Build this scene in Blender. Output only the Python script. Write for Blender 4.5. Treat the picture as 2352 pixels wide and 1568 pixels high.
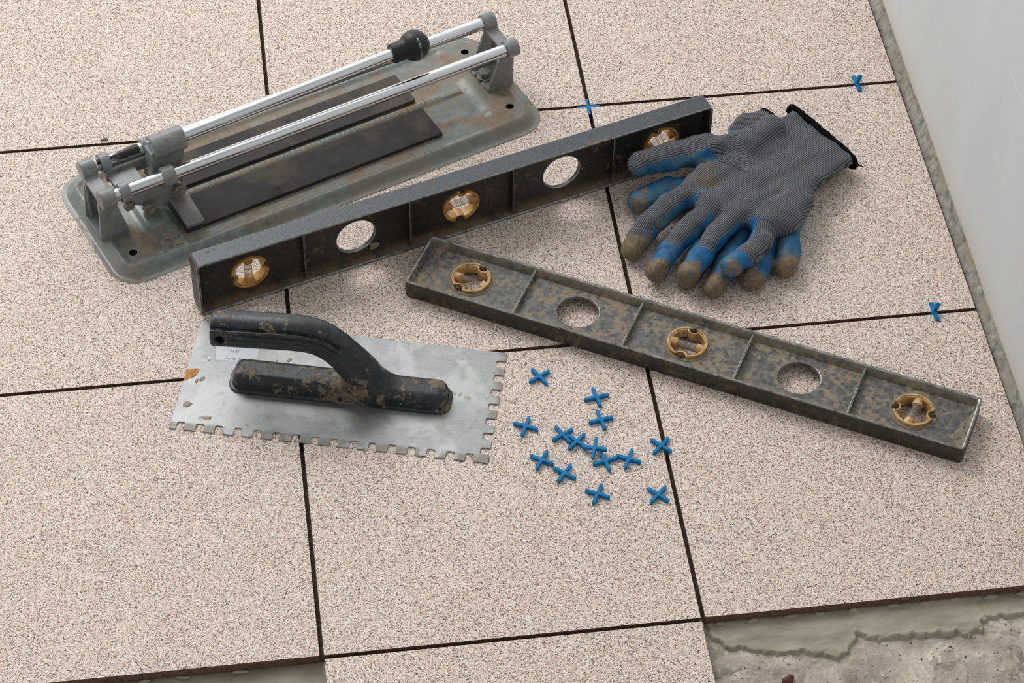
import bpy, bmesh, math, random
import numpy as np
from mathutils import Matrix, Vector, Euler
random.seed(4)
for o in list(bpy.data.objects): bpy.data.objects.remove(o)
C = bpy.context.scene.collection
SC = bpy.context.scene
PI = math.pi

# ---------------------------------------------------------------- camera, light, exposure
cam = bpy.data.cameras.new('camera'); co = bpy.data.objects.new('camera', cam); C.objects.link(co)
cam.sensor_width = 36.0; cam.lens = 5733.25/2352*36.0; cam.clip_start = 0.05; cam.clip_end = 50
R = Matrix(((0.99141149, 0.08738919, -0.09729538), (-0.13010606, 0.73446736, -0.66605564), (0.01325422, 0.67299393, 0.73952924)))
# columns come out orthonormal; third column is the camera's backward axis
rx = math.radians(42.30867047)
Mz = Matrix.Rotation(math.radians(-8.31081247), 3, 'Z'); Mx = Matrix.Rotation(rx, 3, 'X'); Mr = Matrix.Rotation(math.radians(1.12826068), 3, 'Z')
co.matrix_world = Matrix.Translation((-0.32398715, -1.44042899, 1.61072382)) @ (Mz @ Mx @ Mr).to_4x4()
cam.dof.use_dof = False
SC.camera = co

w = bpy.data.worlds.new('world'); SC.world = w; w.use_nodes = True
wn = w.node_tree; bg = wn.nodes['Background']
tc = wn.nodes.new('ShaderNodeTexCoord'); sx = wn.nodes.new('ShaderNodeSeparateXYZ'); mr = wn.nodes.new('ShaderNodeMapRange')
wn.links.new(tc.outputs['Generated'], sx.inputs[0]); wn.links.new(sx.outputs['Y'], mr.inputs['Value'])
mr.interpolation_type = 'SMOOTHSTEP'; mr.inputs['From Min'].default_value = -0.15; mr.inputs['From Max'].default_value = 0.85
mr.inputs['To Min'].default_value = 0.42; mr.inputs['To Max'].default_value = 1.45
wc = wn.nodes.new('ShaderNodeCombineColor')
for i in range(3): wn.links.new(mr.outputs[0], wc.inputs[i])
wn.links.new(wc.outputs[0], bg.inputs['Color']); bg.inputs['Strength'].default_value = 0.82

def area(name, loc, target, sx_, sy_, power, col=(1, 1, 1)):
    l = bpy.data.lights.new(name, 'AREA'); l.shape = 'RECTANGLE'; l.size = sx_; l.size_y = sy_; l.energy = power; l.color = col
    o = bpy.data.objects.new(name, l); C.objects.link(o); o.location = loc
    o.rotation_euler = (Vector(target)-Vector(loc)).to_track_quat('-Z', 'Y').to_euler(); return o
area('window_light', (-1.25, 2.05, 2.35), (-0.1, 0.05, 0), 1.5, 1.5, 44, (1.0, 0.995, 0.985))

SC.view_settings.view_transform = 'Standard'; SC.view_settings.look = 'None'
SC.view_settings.exposure = 0.14; SC.view_settings.gamma = 1.0; SC.view_settings.use_curve_mapping = False
SC.cycles.use_denoising = True

# ---------------------------------------------------------------- helpers
MM = 0.001
def lin(r, g, b):
    f = lambda c: (c/255/12.92) if c/255 <= 0.04045 else ((c/255+0.055)/1.055)**2.4
    return (f(r), f(g), f(b), 1.0)

class Nt:
    def __init__(s, name, rough=0.6, metal=0.0, spec=0.5):
        s.m = bpy.data.materials.new(name); s.m.use_nodes = True; s.t = s.m.node_tree; s.b = s.t.nodes['Principled BSDF']
        s.b.inputs['Roughness'].default_value = rough; s.b.inputs['Metallic'].default_value = metal
        s.b.inputs['Specular IOR Level'].default_value = spec
        tcn = s.t.nodes.new('ShaderNodeTexCoord'); oi = s.t.nodes.new('ShaderNodeObjectInfo')
        m = s.t.nodes.new('ShaderNodeVectorMath'); m.operation = 'ADD'
        cx = s.t.nodes.new('ShaderNodeCombineXYZ'); mu = s.math('MULTIPLY', oi.outputs['Random'], 3.7)
        s.l(mu, cx.inputs[0]); s.l(mu, cx.inputs[1]); s.l(mu, cx.inputs[2])
        s.l(tcn.outputs['Object'], m.inputs[0]); s.l(cx.outputs[0], m.inputs[1]); s.co = m.outputs[0]; s.raw = tcn.outputs['Object']
    def l(s, a, b): s.t.links.new(a, b)
    def put(s, sock, v):
        if isinstance(v, bpy.types.NodeSocket): s.l(v, sock)
        elif v is not None: sock.default_value = v
    def math(s, op, a, b=None, clamp=False):
        n = s.t.nodes.new('ShaderNodeMath'); n.operation = op; n.use_clamp = clamp; s.put(n.inputs[0], a)
        if b is not None: s.put(n.inputs[1], b)
        return n.outputs[0]
    def noise(s, scale, detail=3, rough=0.55, vec=None, dist=0.0, out='Fac'):
        n = s.t.nodes.new('ShaderNodeTexNoise'); n.inputs['Scale'].default_value = scale; n.inputs['Detail'].default_value = detail
        n.inputs['Roughness'].default_value = rough; n.inputs['Distortion'].default_value = dist; s.l(vec or s.co, n.inputs['Vector']); return n.outputs[out]
    def voro(s, scale, vec=None, out='Color', rnd=1.0, feat='F1'):
        n = s.t.nodes.new('ShaderNodeTexVoronoi'); n.feature = feat; n.inputs['Scale'].default_value = scale; n.inputs['Randomness'].default_value = rnd
        s.l(vec or s.co, n.inputs['Vector']); return n.outputs[out]
    def stretch(s, sx_, sy_, sz_, vec=None):
        n = s.t.nodes.new('ShaderNodeMapping'); n.inputs['Scale'].default_value = (sx_, sy_, sz_); s.l(vec or s.co, n.inputs['Vector']); return n.outputs[0]
    def ramp(s, f, stops, interp='LINEAR'):
        n = s.t.nodes.new('ShaderNodeValToRGB'); n.color_ramp.interpolation = interp; e = n.color_ramp.elements
        while len(e) < len(stops): e.new(0.5)
        for k, (p, c) in enumerate(stops):
            e[k].position = p; e[k].color = c if len(c) == 4 else (*c, 1)
        s.put(n.inputs[0], f); return n.outputs[0]
    def step(s, f, a, b):
        n = s.t.nodes.new('ShaderNodeMapRange'); n.interpolation_type = 'SMOOTHSTEP'; s.put(n.inputs[0], f)
        n.inputs[1].default_value = a; n.inputs[2].default_value = b; return n.outputs[0]
    def mix(s, f, a, b, mode='MIX'):
        n = s.t.nodes.new('ShaderNodeMix'); n.data_type = 'RGBA'; n.blend_type = mode; s.put(n.inputs[0], f); s.put(n.inputs[6], a); s.put(n.inputs[7], b); return n.outputs[2]
    def bump(s, h, dist, strength=1.0, nrm=None):
        n = s.t.nodes.new('ShaderNodeBump'); n.inputs['Strength'].default_value = strength; n.inputs['Distance'].default_value = dist
        s.put(n.inputs['Height'], h)
        if nrm is not None: s.l(nrm, n.inputs['Normal'])
        return n.outputs[0]
    def sep(s, v):
        n = s.t.nodes.new('ShaderNodeSeparateXYZ'); s.l(v, n.inputs[0]); return n.outputs
    def attr(s, name):
        n = s.t.nodes.new('ShaderNodeAttribute'); n.attribute_name = name; return n.outputs['Fac']
    def col(s, c): s.put(s.b.inputs['Base Color'], c)
    def rgh(s, c): s.put(s.b.inputs['Roughness'], c)
    def met(s, c): s.put(s.b.inputs['Metallic'], c)
    def nrm(s, c): s.put(s.b.inputs['Normal'], c)
def g(v): return (v, v, v, 1)

# ---------------------------------------------------------------- materials
def mat_tile():
    n = Nt('speckled_porcelain', 0.55, 0, 0.35)
    dv = n.noise(700, 2, 0.5, out='Color')
    v = n.t.nodes.new('ShaderNodeVectorMath'); v.operation = 'MULTIPLY_ADD'; n.l(dv, v.inputs[0]); v.inputs[1].default_value = (0.0013, 0.0013, 0.0013); n.l(n.co, v.inputs[2])
    c1 = n.sep(n.voro(1450, v.outputs[0])); c2 = n.sep(n.voro(900, v.outputs[0]))
    big = n.noise(16, 2, 0.6)
    f = n.math('ADD', c1[0], n.math('MULTIPLY', n.math('SUBTRACT', big, 0.5), 0.10))
    a = n.ramp(f, [(0, lin(22, 13, 9)), (0.135, lin(66, 44, 32)), (0.18, lin(150, 122, 103)), (0.22, lin(205, 174, 154)), (0.38, lin(228, 205, 188)), (0.62, lin(238, 221, 207)), (0.83, lin(252, 247, 241))], 'CONSTANT')
    b = n.ramp(c2[1], [(0, lin(60, 46, 40)), (0.08, lin(196, 174, 158)), (0.3, lin(226, 210, 198)), (0.8, lin(250, 246, 240))], 'CONSTANT')
    n.col(n.mix(0.20, a, b))
    n.nrm(n.bump(n.math('ADD', c1[1], n.noise(1500, 2)), 0.0001, 0.5)); return n.m
def mat_simple(name, c, rough=0.6, metal=0, spec=0.5, var=0.15, scale=300, bd=0.0001):
    n = Nt(name, rough, metal, spec); k = n.noise(scale, 4, 0.6)
    d = tuple(max(0, x*(1-var*2)) for x in c[:3])+(1,); u = tuple(min(1, x*(1+var*2)) for x in c[:3])+(1,)
    n.col(n.ramp(k, [(0.25, d), (0.75, u)])); n.nrm(n.bump(k, bd, 0.6)); return n.m
def mat_clay():
    n = Nt('tile_body_clay', 0.85); n.col(n.ramp(n.noise(260, 4, 0.6), [(0.3, lin(84, 62, 46)), (0.7, lin(124, 98, 78))])); return n.m
def mat_concrete():
    n = Nt('rough_concrete', 0.9, 0, 0.3)
    k = n.noise(22, 8, 0.65, dist=0.6); p = n.noise(150, 6, 0.7)
    c = n.ramp(k, [(0.30, lin(140, 129, 114)), (0.46, lin(180, 169, 154)), (0.57, lin(200, 189, 174)), (0.66, lin(238, 226, 210))])
    c = n.mix(n.step(p, 0.54, 0.66), c, lin(204, 196, 184)); c = n.mix(n.math('MULTIPLY', n.step(n.noise(34, 6, 0.75, dist=1.2), 0.55, 0.68), 0.6), c, lin(112, 101, 88)); c = n.mix(n.step(n.noise(330, 3, 0.6), 0.62, 0.70), c, lin(84, 74, 62))
    n.col(c); n.nrm(n.bump(n.math('ADD', k, p), 0.0022, 0.9)); return n.m
def mat_mortar():
    n = Nt('tile_mortar', 0.92, 0, 0.3); k = n.noise(55, 5, 0.6, n.stretch(0.5, 1.6, 1))
    c = n.ramp(k, [(0.3, lin(146, 137, 120)), (0.7, lin(184, 175, 158))]); c = n.mix(n.step(n.noise(600, 3), 0.68, 0.75), c, lin(86, 76, 60))
    n.col(c); n.nrm(n.bump(n.noise(420, 4), 0.0004, 0.7)); return n.m
def mat_dirtjoint():
    n = Nt('joint_mortar', 0.95, 0, 0.2); n.col(n.ramp(n.noise(200, 4), [(0.3, lin(70, 56, 42)), (0.7, lin(124, 110, 88))])); return n.m
def mat_wall():
    n = Nt('white_plaster', 0.62, 0, 0.3); z = n.sep(n.raw)[2]
    k = n.noise(7, 5, 0.6, n.stretch(1, 1, 0.35))
    c = n.ramp(k, [(0.3, lin(208, 212, 213)), (0.7, lin(217, 221, 221))])
    low = n.math('ADD', n.step(z, 0.05, 0.0), n.math('MULTIPLY', n.math('SUBTRACT', n.noise(9, 4), 0.5), 0.7), True)
    c = n.mix(n.math('MULTIPLY', low, 0.65), c, lin(212, 200, 186))
    sc = n.step(n.noise(60, 2, 0.5, n.stretch(1, 0.08, 1.5)), 0.68, 0.72)
    c = n.mix(n.math('MULTIPLY', sc, 0.35), c, lin(232, 230, 226))
    n.col(c); n.nrm(n.bump(n.noise(40, 5), 0.0006, 0.5)); return n.m
def mat_wallbase():
    n = Nt('bare_wall_cement', 0.9); k = n.noise(120, 6, 0.7)
    c = n.ramp(k, [(0.3, lin(96, 93, 87)), (0.48, lin(146, 143, 134)), (0.7, lin(186, 180, 167))])
    n.col(n.mix(n.step(n.noise(30, 3), 0.5, 0.65), c, lin(158, 148, 126))); n.nrm(n.bump(k, 0.0012, 0.9)); return n.m
def mat_cutpaint(rust=1.0):
    n = Nt('grey_green_enamel', 0.42, 0.0, 0.55); k = n.noise(24, 5, 0.62, dist=0.8); k2 = n.noise(140, 5, 0.7)
    c = n.ramp(k2, [(0.3, lin(104, 114, 111)), (0.7, lin(132, 142, 138))] if rust > .5 else [(0.3, lin(112, 120, 123)), (0.7, lin(144, 151, 153))])
    if rust > .5:   # rust and tile dust gather in the pressed pans, the rolled rim stays cleaner
        xy = n.sep(n.raw); pan_ = n.math('MULTIPLY', n.step(n.math('ABSOLUTE', xy[1]), 0.066, 0.056), n.step(xy[0], 0.006, 0.03)); k = n.math('ADD', k, n.math('MULTIPLY', n.math('SUBTRACT', pan_, 0.62), 0.12))
    r = n.math('MULTIPLY', n.step(n.math('ADD', k, n.math('MULTIPLY', n.math('SUBTRACT', k2, .5), 0.5)), 0.47, 0.62), 0.85*rust)
    c = n.mix(r, c, n.ramp(k2, [(0.3, lin(112, 90, 68)), (0.7, lin(162, 142, 120))]))
    d = n.step(n.noise(60, 5, 0.7), 0.54, 0.75); c = n.mix(n.math('MULTIPLY', d, 0.6*rust), c, lin(84, 76, 64)); c = n.mix(n.math('MULTIPLY', n.step(n.noise(14, 4, 0.6), 0.40, 0.60), 0.55*rust), c, lin(136, 120, 98)); c = n.mix(n.math('MULTIPLY', n.step(n.noise(85, 5, 0.75), 0.57, 0.68), 0.5), c, lin(96, 82, 62))
    c = n.mix(n.step(n.noise(420, 2), 0.78, 0.82), c, lin(214, 208, 196))
    n.col(c); n.rgh(n.mix(r, g(0.27), g(0.8))); n.nrm(n.bump(k2, 0.0002, 0.5)); return n.m
def mat_chrome(dark=0.0):
    n = Nt('chrome_plating' if not dark else 'greasy_chrome', 0.16, 1.0); k = n.noise(30, 5, 0.7, n.stretch(0.5, 3, 3))
    if dark:
        f = n.step(k, 0.42, 0.56); n.col(n.mix(f, lin(215, 215, 218), lin(38, 36, 36))); n.met(n.mix(f, g(1), g(0.3))); n.rgh(n.mix(f, g(0.2), g(0.45)))
    else:
        f = n.step(n.noise(120, 4, 0.6, n.stretch(0.25, 3, 3)), 0.68, 0.74)
        n.col(n.mix(n.math('MULTIPLY', f, 0.7), lin(226, 227, 230), lin(70, 66, 62))); n.rgh(n.ramp(k, [(0.3, g(0.12)), (0.7, g(0.24))]))
    return n.m
def mat_pad():
    n = Nt('black_rubber_pad', 0.75, 0, 0.4); k = n.noise(26, 6, 0.7, dist=0.5); k2 = n.noise(700, 3, 0.6, n.stretch(1, 0.12, 1))
    c = n.ramp(k, [(0.3, lin(32, 31, 32)), (0.7, lin(62, 59, 58))]); c = n.mix(n.math('MULTIPLY', k2, 0.28), c, lin(84, 80, 77)); c = n.mix(n.math('MULTIPLY', n.step(n.noise(11, 4, 0.6), 0.5, 0.62), 0.55), c, lin(98, 86, 70)); c = n.mix(n.math('MULTIPLY', n.step(n.noise(17, 5, 0.7), 0.56, 0.66), 0.8), c, lin(20, 19, 19))
    c = n.mix(n.step(n.noise(900, 2), 0.71, 0.76), c, lin(150, 134, 104)); n.col(c); n.nrm(n.bump(k2, 0.0002, 0.5)); return n.m
def mat_level(name, lo, hi, tan, amount, speck=0, dust=0.0):
    n = Nt(name, 0.5, 0.15, 0.5); k = n.noise(34, 7, 0.68, dist=0.9); k2 = n.noise(190, 5, 0.7); k3 = n.noise(900, 2, 0.6)
    c = n.ramp(k2, [(0.3, lo), (0.7, hi)])
    if speck: c = n.mix(n.math('MULTIPLY', n.step(n.noise(1400, 3, 0.6), 0.46, 0.62), 0.55), c, lin(112, 119, 125))
    f = n.step(n.math('ADD', k, n.math('MULTIPLY', n.math('SUBTRACT', k2, 0.5), 0.6)), 0.62-amount*0.14, 0.70-amount*0.12)
    c = n.mix(n.math('MULTIPLY', f, 0.85), c, n.ramp(n.noise(260, 4, 0.7), [(0.3, tuple(x*0.6 for x in tan[:3])+(1,)), (0.72, tan)]))
    if dust:
        y = n.sep(n.raw); fe = n.math('MAXIMUM', n.step(y[1], 0.014, 0.003), n.math('MULTIPLY', n.step(y[1], 0.052, 0.060), 0.8))
        fe = n.math('MULTIPLY', n.math('MULTIPLY', fe, n.step(n.noise(50, 5, 0.7), 0.30, 0.58)), dust); c = n.mix(fe, c, n.ramp(n.noise(240, 4, 0.7), [(0.3, tuple(x*0.5 for x in tan[:3])+(1,)), (0.72, tan)]))
        sp = n.step(n.noise(130, 3, 0.6), 0.70, 0.74); c = n.mix(n.math('MULTIPLY', sp, 0.7), c, lin(150, 142, 124))
    gl = n.step(n.noise(70, 6, 0.75), 0.62, 0.72); c = n.mix(n.math('MULTIPLY', gl, 0.6), c, lin(128, 128, 124) if amount > .3 else lin(96, 80, 62))
    n.col(c); n.rgh(n.mix(f, g(0.42), g(0.85))); n.nrm(n.bump(n.math('ADD', k2, n.math('MULTIPLY', k3, 0.5)), 0.0004, 0.6)); return n.m
def mat_worn():
    n = Nt('worn_bare_edge', 0.4, 0.75); n.col(n.ramp(n.noise(160, 5, 0.7), [(0.3, lin(76, 74, 70)), (0.5, lin(150, 152, 150)), (0.7, lin(196, 198, 196))])); return n.m
def mat_amber(pale=False):
    n = Nt('weathered_amber_plastic' if pale else 'shaded_amber_plastic', 0.38, 0, 0.5); k = n.noise(110, 5, 0.7)
    c = n.ramp(k, [(0.3, lin(138, 100, 54)), (0.5, lin(196, 156, 98)), (0.7, lin(232, 208, 162))] if pale else [(0.3, lin(150, 100, 42)), (0.6, lin(204, 158, 88)), (0.8, lin(226, 192, 132))]); c = n.mix(n.step(n.noise(260, 4), 0.6, 0.72), c, lin(104, 84, 58))  # non-pale ramp: its deeper orange paints in the shade on the standing level's vials
    n.col(c); n.b.inputs['Subsurface Weight'].default_value = 0.25; n.b.inputs['Subsurface Radius'].default_value = (0.004, 0.002, 0.001); n.b.inputs['Subsurface Scale'].default_value = 1; return n.m
def mat_glass():
    n = Nt('scuffed_clear_vial', 0.22, 0, 0.5); n.b.inputs['Transmission Weight'].default_value = 0.88; n.b.inputs['IOR'].default_value = 1.3
    n.col(n.ramp(n.noise(300, 4), [(0.35, lin(206, 200, 188)), (0.7, lin(245, 243, 238))])); return n.m
def mat_blade():
    n = Nt('scratched_steel_blade', 0.42, 0.9); br = n.noise(1300, 3, 0.6, n.stretch(0.05, 1.2, 1)); k = n.noise(20, 6, 0.65, dist=0.4); sc = n.noise(260, 3, 0.6, n.stretch(1.0, 0.10, 1))
    c = n.ramp(br, [(0.3, lin(140, 141, 142)), (0.7, lin(160, 161, 162))]); c = n.mix(n.math('MULTIPLY', n.step(k, 0.44, 0.62), 0.8), c, lin(186, 187, 187)); c = n.mix(n.math('MULTIPLY', n.step(n.noise(45, 6, 0.7, dist=0.8), 0.52, 0.66), 0.5), c, lin(136, 135, 131))
    c = n.mix(n.math('MULTIPLY', n.step(n.noise(9, 4, 0.6), 0.5, 0.7), 0.35), c, lin(140, 146, 154))
    y = n.sep(n.raw)
    dirt = n.step(n.noise(75, 4, 0.6), 0.66, 0.70)
    edge = n.math('MAXIMUM', n.step(y[1], 0.010, 0.005), n.step(y[0], 0.262, 0.268))
    e2 = n.math('MULTIPLY', edge, n.step(n.noise(90, 4), 0.38, 0.55)); f = n.math('MAXIMUM', n.math('MULTIPLY', dirt, 0.65), n.math('MULTIPLY', e2, 0.75))
    c = n.mix(f, c, lin(132, 128, 112)); n.col(c); n.met(n.mix(f, g(0.88), g(0.0))); n.rgh(n.ramp(k, [(0.3, g(0.42)), (0.7, g(0.62))]))
    n.nrm(n.bump(n.math('ADD', br, sc), 0.00006, 0.6)); return n.m
def mat_handle():
    n = Nt('dirty_black_plastic', 0.4, 0, 0.5); k = n.noise(38, 6, 0.68, dist=0.5); k2 = n.noise(260, 4, 0.65)
    c = n.ramp(k2, [(0.3, lin(22, 25, 28)), (0.7, lin(46, 52, 56))])
    vd = n.t.nodes.new('ShaderNodeVectorMath'); vd.operation = 'DISTANCE'; n.l(n.stretch(0.62, 1, 1, n.raw), vd.inputs[0]); vd.inputs[1].default_value = (0.085, 0.046, 0.016)
    near = n.math('MULTIPLY', n.step(vd.outputs['Value'], 0.032, 0.010), 0.13)
    f0 = n.step(n.math('ADD', n.math('ADD', k, near), n.math('MULTIPLY', n.math('SUBTRACT', k2, 0.5), 0.5)), 0.585, 0.64); f = n.math('MULTIPLY', f0, 0.72)
    c = n.mix(f, c, n.ramp(k2, [(0.35, lin(98, 84, 64)), (0.65, lin(146, 132, 106))]))
    c = n.mix(n.math('MULTIPLY', n.step(n.noise(70, 5, 0.7), 0.56, 0.7), 0.4), c, lin(92, 96, 96))
    n.col(c); n.rgh(n.mix(f, g(0.36), g(0.9))); n.nrm(n.bump(n.math('ADD', n.math('MULTIPLY', f0, 1.6), k2), 0.0003, 0.6)); return n.m
def mat_glove():
    n = Nt('knit_glove_blue_latex', 0.85, 0, 0.25)
    wa = n.attr('wale'); al = n.attr('along'); coat = n.attr('coat'); tip = n.attr('tip')
    jit = n.math('MULTIPLY', n.math('SUBTRACT', n.noise(90, 2), 0.5), 0.6)
    ph = n.math('MULTIPLY', n.math('ADD', wa, jit), PI/1.75)
    rib = n.math('ABSOLUTE', n.math('SINE', ph))
    st = n.math('SINE', n.math('ADD', n.math('MULTIPLY', al, 2*PI/1.5), n.math('MULTIPLY', rib, 2.6)))
    h = n.math('ADD', n.math('POWER', rib, 0.7), n.math('MULTIPLY', st, 0.16))
    fz = n.noise(1300, 3, 0.7)
    ck = n.ramp(n.math('ADD', n.math('MULTIPLY', h, 0.8), n.math('MULTIPLY', n.math('SUBTRACT', fz, 0.5), 0.9)), [(0.15, lin(42, 44, 47)), (0.5, lin(92, 95, 101)), (0.95, lin(134, 137, 143))])
    big = n.noise(26, 4, 0.6)
    ck = n.mix(n.math('MULTIPLY', n.step(big, 0.4, 0.7), 0.3), ck, lin(70, 72, 76))
    ck = n.mix(n.math('MULTIPLY', n.step(n.math('ADD', n.noise(38, 5, 0.7), n.math('MULTIPLY', tip, 0.16)), 0.56, 0.72), 0.62), ck, n.mix(h, lin(62, 52, 36), lin(136, 118, 88)))
    d1 = n.noise(70, 6, 0.72, dist=0.4)
    cb = n.ramp(n.noise(120, 4), [(0.3, lin(12, 78, 126)), (0.7, lin(34, 112, 164))])
    cb = n.mix(n.math('MULTIPLY', n.step(n.noise(42, 5, 0.7), 0.40, 0.62), 0.72), cb, lin(82, 116, 122))
    dt = n.step(n.math('ADD', n.math('MULTIPLY', tip, 0.50), n.math('MULTIPLY', d1, 1.5)), 0.98, 1.14)
    cb = n.mix(n.math('MULTIPLY', dt, 0.93), cb, n.ramp(n.noise(300, 5, 0.7), [(0.3, lin(94, 76, 52)), (0.7, lin(150, 130, 98))]))
    ragged = n.math('ADD', coat, n.math('ADD', n.math('MULTIPLY', n.math('SUBTRACT', n.noise(160, 4, 0.7), 0.5), 0.55), n.math('MULTIPLY', n.math('SUBTRACT', rib, 0.6), -0.12)))
    m = n.step(ragged, 0.47, 0.53)
    n.col(n.mix(m, ck, cb)); n.rgh(n.mix(m, g(0.95), g(0.55)))
    hk = n.math('MULTIPLY', n.math('ADD', h, n.math('MULTIPLY', fz, 0.5)), n.math('SUBTRACT', 1.0, m))
    hb = n.math('MULTIPLY', n.math('ADD', n.math('MULTIPLY', rib, 0.12), n.noise(420, 4, 0.65)), m)
    n.nrm(n.bump(n.math('ADD', hk, hb), 0.0007, 0.9)); return n.m

M = dict(tile=mat_tile(), clay=mat_clay(), concrete=mat_concrete(), mortar=mat_mortar(), joint=mat_dirtjoint(), wall=mat_wall(), wallbase=mat_wallbase(),
    paint=mat_cutpaint(1.0), paint2=mat_cutpaint(0.35), chrome=mat_chrome(), grease=mat_chrome(1), pad=mat_pad(),
    lv1=mat_level('dark_brown_black_enamel', lin(34, 31, 29), lin(56, 52, 47), lin(126, 102, 78), 0.22, 0, 0.9),
    lv1top=mat_level('grey_hammered_enamel', lin(50, 54, 58), lin(68, 73, 77), lin(132, 118, 94), 0.12, 1),
    lv2=mat_level('grimy_grey_enamel', lin(54, 52, 49), lin(122, 121, 117), lin(168, 153, 128), 0.92, 0, 1.0),
    lv2side=mat_level('dark_grimy_enamel', lin(40, 35, 30), lin(74, 66, 58), lin(122, 102, 78), 0.65),
    worn=mat_worn(), amber=mat_amber(), amber2=mat_amber(True), glass=mat_glass(), blade=mat_blade(), handle=mat_handle(), glove=mat_glove(),
    screw=mat_simple('rusty_dark_rivet', lin(74, 66, 60), 0.6, 0.4), gasket_dark=mat_simple('dark_grimy_sealant', lin(58, 52, 46), 0.7), gasket=mat_simple('grey_sealant', lin(126, 116, 98), 0.8),
    bolt=mat_simple('dull_zinc_bolt', lin(140, 138, 128), 0.4, 0.55), ball=mat_simple('black_knob_plastic', lin(19, 21, 23), 0.45, 0, 0.5, 0.2),
    seam=mat_simple('grey_knob_seam', lin(52, 56, 58), 0.55), tick=mat_simple('white_print', lin(186, 192, 190), 0.6),
    hem=mat_simple('black_yarn_hem', lin(20, 20, 20), 0.95, 0, 0.1, 0.4, 900, 0.0008),
    blue=mat_simple('blue_spacer_plastic', lin(0, 120, 176), 0.5, 0, 0.25, 0.03, 200), paper=mat_simple('worn_white_paper', lin(232, 236, 240), 0.8, 0, 0.3, 0.04),
    ink=mat_simple('grey_ink', lin(92, 94, 100), 0.8), rust=mat_simple('orange_residue', lin(196, 128, 50), 0.6, 0, 0.5, 0.35, 500, .0004),
    groove=mat_simple('rusty_groove', lin(98, 90, 78), 0.9),
    brown=mat_simple('brown_pebble_stone', lin(88, 44, 28), 0.6), white=mat_simple('pale_chip', lin(232, 228, 214), 0.6), greychip=mat_simple('grey_mortar_crumb', lin(128, 120, 104), 0.9), spot=mat_simple('dried_mortar_spot', lin(160, 152, 134), 0.9))

# ---------------------------------------------------------------- object helpers
def tag(o, label=None, cat=None, group=None, kind=None):
    for k, v in (('label', label), ('category', cat), ('group', group), ('kind', kind)):
        if v: o[k] = v
    return o
def empty(name, loc, rot=(0, 0, 0)):
    o = bpy.data.objects.new(name, None); C.objects.link(o); o.location = loc; o.rotation_euler = rot; o.empty_display_size = 0.01; return o
def link(name, me, parent=None):
    o = bpy.data.objects.new(name, me); C.objects.link(o)
    if parent is not None: o.parent = parent
    return o
def frame_from(d):
    d = Vector(d).normalized(); u = Vector((0, 0, 1)) if abs(d.z) < 0.9 else Vector((1, 0, 0))
    a = u.cross(d).normalized(); b = d.cross(a); return d, a, b

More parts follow.
